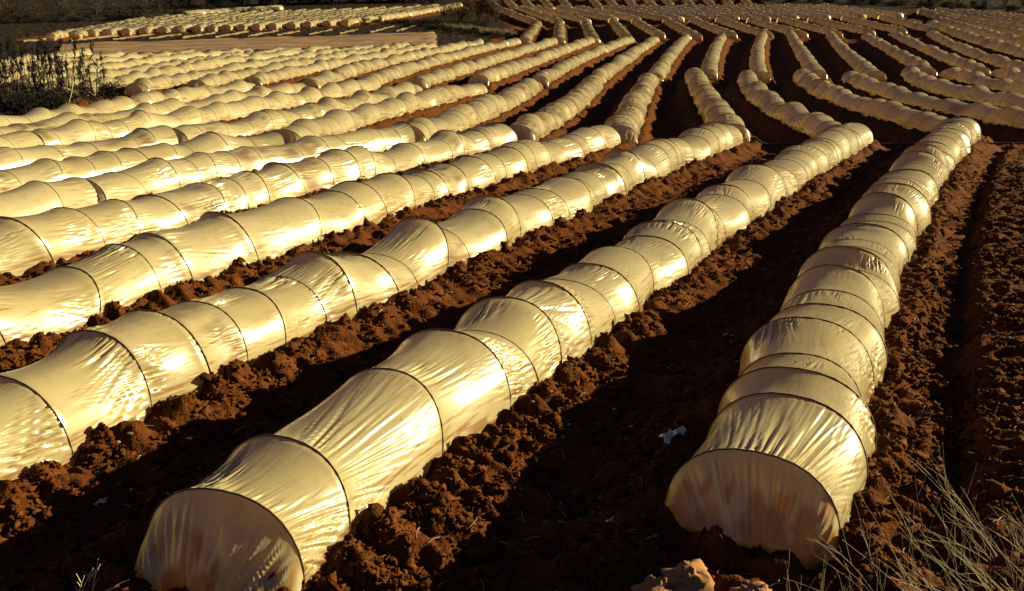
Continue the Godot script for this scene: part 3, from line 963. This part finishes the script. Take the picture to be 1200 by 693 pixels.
func leaf_blob(seed_no: int, count: int, leaf: float, m: Material, flat := 0.8) -> ArrayMesh:
	# many small leaf faces spread through a lumpy crown of unit radius standing on the ground
	var r := RandomNumberGenerator.new()
	r.seed = seed_no
	var s := Shape.new()
	var lobes := []
	for k in 9:
		lobes.append([Vector3(r.randf_range(-0.6, 0.6), r.randf_range(0.15, 1.0) * flat, r.randf_range(-0.6, 0.6)), r.randf_range(0.25, 0.5)])
	for k in count:
		var lobe: Array = lobes[r.randi() % 9]
		var dir := Vector3(r.randfn(), r.randfn(), r.randfn()).normalized()
		var p: Vector3 = lobe[0] + dir * lobe[1] * pow(r.randf(), 0.4)
		if p.y < 0.0: p.y = -p.y * 0.3
		var a := Vector3(r.randfn(), r.randfn(), r.randfn()).normalized()
		var b := a.cross(dir).normalized()
		var sz := leaf * r.randf_range(0.5, 1.4)
		var g := r.randf_range(0.5, 1.5)
		s.tint = Color(g, g * r.randf_range(0.9, 1.05), g * r.randf_range(0.85, 1.1))
		var q0 := s.put(p - a * sz)
		var q1 := s.put(p + b * sz * 0.4)
		var q2 := s.put(p + a * sz)
		var q3 := s.put(p - b * sz * 0.4)
		s.quad(q0, q1, q2, q3)
	return s.mesh(m, true)


func twig_blob(seed_no: int, limbs: int, m: Material) -> ArrayMesh:
	# bare branching limbs of about unit height
	rng.seed = seed_no
	var s := Shape.new()
	for k in limbs:
		var a := TAU * k / limbs + rng.randf()
		var pts := stalk_line(Vector3(0, -0.05, 0), Vector3(cos(a) * 0.5, 1.0, sin(a) * 0.5), rng.randf_range(0.7, 1.1), 0.02, 6)
		s.tube(pts, taper(6, 0.022, 0.008), 4)
		for q in 7:
			var from: Vector3 = pts[rng.randi_range(1, 5)]
			var sub := stalk_line(from, Vector3(rng.randfn(), 0.9, rng.randfn()), rng.randf_range(0.25, 0.5), 0.0, 4)
			s.tube(sub, taper(4, 0.010, 0.004), 3)
			for w in 3:
				s.tube(stalk_line(sub[rng.randi_range(1, 3)], Vector3(rng.randfn(), 0.6, rng.randfn()), rng.randf_range(0.1, 0.25), 0.0, 3), [0.006, 0.004, 0.002], 3)
	return s.mesh(m)


func shrub(called: String, label: String, category: String, group: String, at: Vector3, wide: float, tall: float, leaves: Mesh, limbs: Mesh, part: String) -> void:
	var root := thing(called, label, category, at, group)
	var b := Basis(Vector3.UP, rng.randf() * TAU).scaled(Vector3(wide, tall, wide))
	obj(part, limbs, root, Transform3D(b, Vector3.ZERO))
	if leaves: obj("crown" if called.ends_with("tree") else "foliage", leaves, root, Transform3D(b, Vector3.ZERO))


func build_reeds() -> void:
	var dark := plain(lin(0.012, 0.013, 0.016), 0.85, 0.2)
	dark.vertex_color_use_as_albedo = true
	var wood := plain(lin(0.035, 0.028, 0.024), 0.9, 0.2)
	var blobs := [leaf_blob(1, 1500, 0.055, dark, 0.75), leaf_blob(2, 1500, 0.05, dark, 0.75), leaf_blob(3, 1500, 0.06, dark, 0.75)]
	var limbs := [twig_blob(51, 7, wood), twig_blob(52, 7, wood)]
	var where := [[-13.6, 24.0], [-12.6, 24.6], [-14.6, 25.3], [-13.4, 25.8], [-12.5, 26.2], [-15.2, 27.0], [-14.1, 27.4], [-13.0, 27.5], [-15.8, 28.9], [-14.7, 29.2], [-13.6, 29.4], [-12.6, 29.6]]
	var ord := ["first", "second", "third", "fourth", "fifth", "sixth", "seventh", "eighth", "ninth", "tenth", "eleventh", "twelfth", "thirteenth", "fourteenth"]
	rng.seed = 77
	for k in where.size():
		rng.seed = 300 + k
		shrub("dark_shrub", "low blue black shrub beside the left plot, %s from the viewer" % ord[k], "shrub", "dark scrub beside the left plot", Vector3(where[k][0], hill(where[k][1]), -where[k][1]), rng.randf_range(0.7, 0.95), rng.randf_range(0.42, 0.62), blobs[k % 3], limbs[k % 2], "branch")
	# reeds: stalk, long leaves, a dark plume
	var reed_mat := plain(lin(0.022, 0.020, 0.019), 0.85, 0.2)
	var leaf := Shape.new()
	for i in 7:
		var u := i / 6.0
		var w := 0.018 * (1.0 - u * u) + 0.001
		var c := Vector3(u * 0.30, 0.20 * u - 0.26 * u * u, 0.0)
		leaf.put(c + Vector3(0, 0, w)); leaf.put(c - Vector3(0, 0, w))
	for i in 6: leaf.quad(i * 2, i * 2 + 2, i * 2 + 3, i * 2 + 1)
	var leaf_mesh := leaf.mesh(reed_mat)
	var plume_mesh := leaf_blob(9, 260, 0.16, dark, 1.2)
	rng.seed = 123
	var row := []
	for k in 84:
		row.append([rng.randf_range(-0.545, -0.425), rng.randf_range(26.0, 31.5)])
	row.sort_custom(func(a, b): return a[0] < b[0])
	for k in row.size():
		var p := Vector3(row[k][0] * row[k][1], hill(row[k][1]), -row[k][1])
		var tall := rng.randf_range(1.0, 2.0)
		var feathery := rng.randf() < 0.7
		var size := "tall" if tall > 1.65 else ("middling" if tall > 1.3 else "short")
		var root := thing("reed", "%s dark reed %s a feathery head, in the stand beside the left plot" % [size, "with" if feathery else "without"], "reed", p, "%s reeds %s heads beside the left plot" % [size, "with" if feathery else "without"])
		var s := Shape.new()
		var pts := stalk_line(Vector3(0, -0.05, 0), Vector3(rng.randf_range(-0.14, 0.14), 1.0, rng.randf_range(-0.14, 0.14)), tall, 0.0, 8)
		s.tube(pts, taper(8, 0.012, 0.006), 4)
		obj("stalk", s.mesh(reed_mat), root)
		for q in 9:
			var at: Vector3 = pts[rng.randi_range(1, 6)]
			var sc := rng.randf_range(0.7, 1.4)
			obj("leaf", leaf_mesh, root, Transform3D(Basis(Vector3.UP, rng.randf() * TAU) * Basis(Vector3.BACK, rng.randf_range(-0.2, 0.9)) * Basis().scaled(Vector3(sc, sc, sc)), at))
		if feathery:
			obj("plume", plume_mesh, root, Transform3D(Basis(Vector3.BACK, rng.randf_range(-0.4, 0.4)).scaled(Vector3(0.07, 0.20, 0.07)), pts[6]))
	var stick := Shape.new()
	stick.tube([Vector3.ZERO, Vector3(0.12, 0.28, 0.0), Vector3(0.2, 0.55, 0.02)], [0.018, 0.016, 0.012], 5)
	var o := obj("stick", stick.mesh(plain(lin(0.40, 0.36, 0.28), 0.8)))
	o.position = Vector3(-11.9, hill(26.0) + 0.2, -25.6)
	tag(o, "pale broken stick poking out of the dark scrub", "stick")


func build_far_plants() -> void:
	var green := plain(lin(0.018, 0.021, 0.022), 0.9, 0.15)
	green.vertex_color_use_as_albedo = true
	var rust := plain(lin(0.055, 0.038, 0.028), 0.9, 0.15)
	rust.vertex_color_use_as_albedo = true
	var grey := plain(lin(0.085, 0.075, 0.062), 0.9, 0.15)
	grey.vertex_color_use_as_albedo = true
	var wood := plain(lin(0.06, 0.05, 0.04), 0.9, 0.15)
	var dark_leaf := [leaf_blob(31, 1700, 0.05, green), leaf_blob(32, 1700, 0.05, green)]
	var rust_leaf := [leaf_blob(33, 1300, 0.035, rust, 0.9), leaf_blob(34, 1300, 0.035, rust, 0.9)]
	var grey_leaf := [leaf_blob(35, 1100, 0.030, grey, 0.95), leaf_blob(36, 1100, 0.030, grey, 0.95)]
	var limbs := [twig_blob(61, 6, wood), twig_blob(62, 6, wood)]
	var ord := ["first", "second", "third", "fourth", "fifth", "sixth", "seventh", "eighth", "ninth", "tenth", "eleventh", "twelfth", "thirteenth", "fourteenth", "fifteenth", "sixteenth"]
	# thin shrubs above the reeds, rust brown to grey
	var tl := [[-50.5, 97.0, 1.9, 2.0, 0], [-48.2, 98.0, 1.6, 1.6, 0], [-47.3, 103.0, 2.0, 2.4, 1], [-45.4, 100.5, 1.7, 1.6, 1], [-44.2, 104.0, 2.0, 2.2, 1], [-42.9, 107.0, 1.8, 2.0, 1], [-40.9, 109.0, 1.8, 2.0, 1], [-39.0, 108.5, 1.5, 1.6, 0]]
	for k in tl.size():
		rng.seed = 400 + k
		var q: Array = tl[k]
		shrub("thin_shrub", "thin %s shrub in the top corner beyond the reeds, %s from the left" % ["rust brown" if q[4] == 0 else "greyish", ord[k]], "shrub", "thin shrubs in the top corner", Vector3(q[0], hill(q[1]), -q[1]), q[2], q[3], (rust_leaf if q[4] == 0 else grey_leaf)[k % 2], limbs[k % 2], "branch")
	# dark wood behind the far left plot
	for k in 16:
		rng.seed = 430 + k
		var x := -41.0 + k * 2.1
		var d := lerpf(114.0, 125.0, k / 15.0) + rng.randf_range(0.0, 4.0)
		shrub("dark_tree", "dark dense tree of the wood behind the far left plot, %s from the left" % ord[k], "tree", "dark wood behind the far left plot", Vector3(x, hill(d), -d), rng.randf_range(1.8, 2.5), rng.randf_range(2.6, 4.0), dark_leaf[k % 2], limbs[k % 2], "trunk")
	# dark strip of scrub between the top corner and the far left plot
	for k in 12:
		rng.seed = 450 + k
		var x := -50.0 + k * 2.1
		var d := lerpf(88.0, 104.0, k / 11.0) + rng.randf_range(-1.5, 1.5)
		if x > -37.0: d += 6.0
		shrub("dark_shrub", "low dark shrub in the strip under the top corner shrubs, %s from the left" % ord[k], "shrub", "dark strip of scrub", Vector3(x, hill(d), -d), rng.randf_range(1.3, 1.8), rng.randf_range(0.5, 0.9), dark_leaf[k % 2], limbs[k % 2], "branch")
	# the bank in the middle distance: bush, scrub and pale dry grass
	var mid := [[-6.4, 95.0, 1.5, 1.7], [-4.8, 93.0, 1.7, 2.5], [-3.1, 94.0, 1.7, 2.8], [-1.5, 93.0, 1.4, 2.3]]
	for k in mid.size():
		rng.seed = 470 + k
		var q: Array = mid[k]
		shrub("bare_bush", "brownish bare bush on the bank beside the slope's tunnels, %s from the left" % ord[k], "bush", "bushes on the bank", Vector3(q[0], hill(q[1]), -q[1]), q[2], q[3], rust_leaf[k % 2], limbs[k % 2], "branch")
	var bank := [[-13.0, 92.0], [-11.0, 91.0], [-9.2, 89.0], [-7.6, 91.0], [-6.2, 88.0], [-8.4, 85.0], [-6.5, 83.0], [-4.8, 86.0], [-3.0, 85.5], [-4.9, 79.0], [-3.2, 77.0], [-1.6, 75.0], [-0.6, 72.5]]
	for k in bank.size():
		rng.seed = 490 + k
		shrub("dark_shrub", "low dark shrub on the bank, %s counted from the far left plot" % ord[k], "shrub", "dark scrub on the bank", Vector3(bank[k][0], hill(bank[k][1]), -bank[k][1]), rng.randf_range(1.0, 1.5), rng.randf_range(0.35, 0.6), dark_leaf[k % 2], limbs[k % 2], "branch")
	# hedge and bare trees along the right end of the hill
	for k in 16:
		rng.seed = 520 + k
		var x := 27.0 + k * 2.2
		var d := lerpf(127.0, 103.5, pow(k / 15.0, 1.6)) + rng.randf_range(1.0, 2.5)
		shrub("dark_shrub", "dark hedge shrub along the upper right end of the field, %s from the left" % ord[k], "shrub", "hedge at the upper right", Vector3(x, hill(d), -d), rng.randf_range(1.4, 1.9), rng.randf_range(0.7, 1.2), dark_leaf[k % 2], limbs[k % 2], "branch")
	for k in 9:
		rng.seed = 540 + k
		var x := 47.0 + k * 2.0
		var d := lerpf(126.0, 114.0, k / 8.0) + rng.randf_range(0.0, 3.0)
		shrub("bare_tree", "greyish bare tree above the hedge at the upper right, %s from the left" % ord[k], "tree", "bare trees at the upper right", Vector3(x, hill(d), -d), rng.randf_range(1.6, 2.2), rng.randf_range(2.6, 3.6), grey_leaf[k % 2], limbs[k % 2], "trunk")
	# pale dry grass on the bank
	var tuft := Shape.new()
	rng.seed = 5
	for k in 26:
		var a := rng.randf() * TAU
		var base := Vector3(cos(a), 0.0, sin(a)) * rng.randf() * 0.3
		var tip := base + Vector3(rng.randf_range(-0.4, 0.4), rng.randf_range(0.6, 1.0), rng.randf_range(-0.4, 0.4))
		var side := Vector3(cos(a + 1.5), 0, sin(a + 1.5)) * 0.03
		tuft.tri(tuft.put(base - side), tuft.put(base + side), tuft.put(tip))
	var straw := plain(Color.WHITE, 0.9, 0.2)
	straw.vertex_color_use_as_albedo = true
	var all := []
	var tints := []
	while all.size() < 420:
		var u := rng.randf()
		var d := lerpf(87.0, 76.0, u) + rng.randfn() * 1.1
		var x := lerpf(-6.4, -0.3, u) + rng.randfn() * 0.35
		var h := rng.randf_range(0.15, 0.45)
		all.append(Transform3D(Basis(Vector3.UP, rng.randf() * TAU).scaled(Vector3(h, h, h)), Vector3(x, hill(d), -d)))
		var g := rng.randf_range(0.5, 1.1)
		tints.append(Color(0.30 * g, 0.25 * g, 0.16 * g))
	scatter("dry_grass", "pale dry grass along the bank beside the slope", tuft.mesh(straw), all, tints)
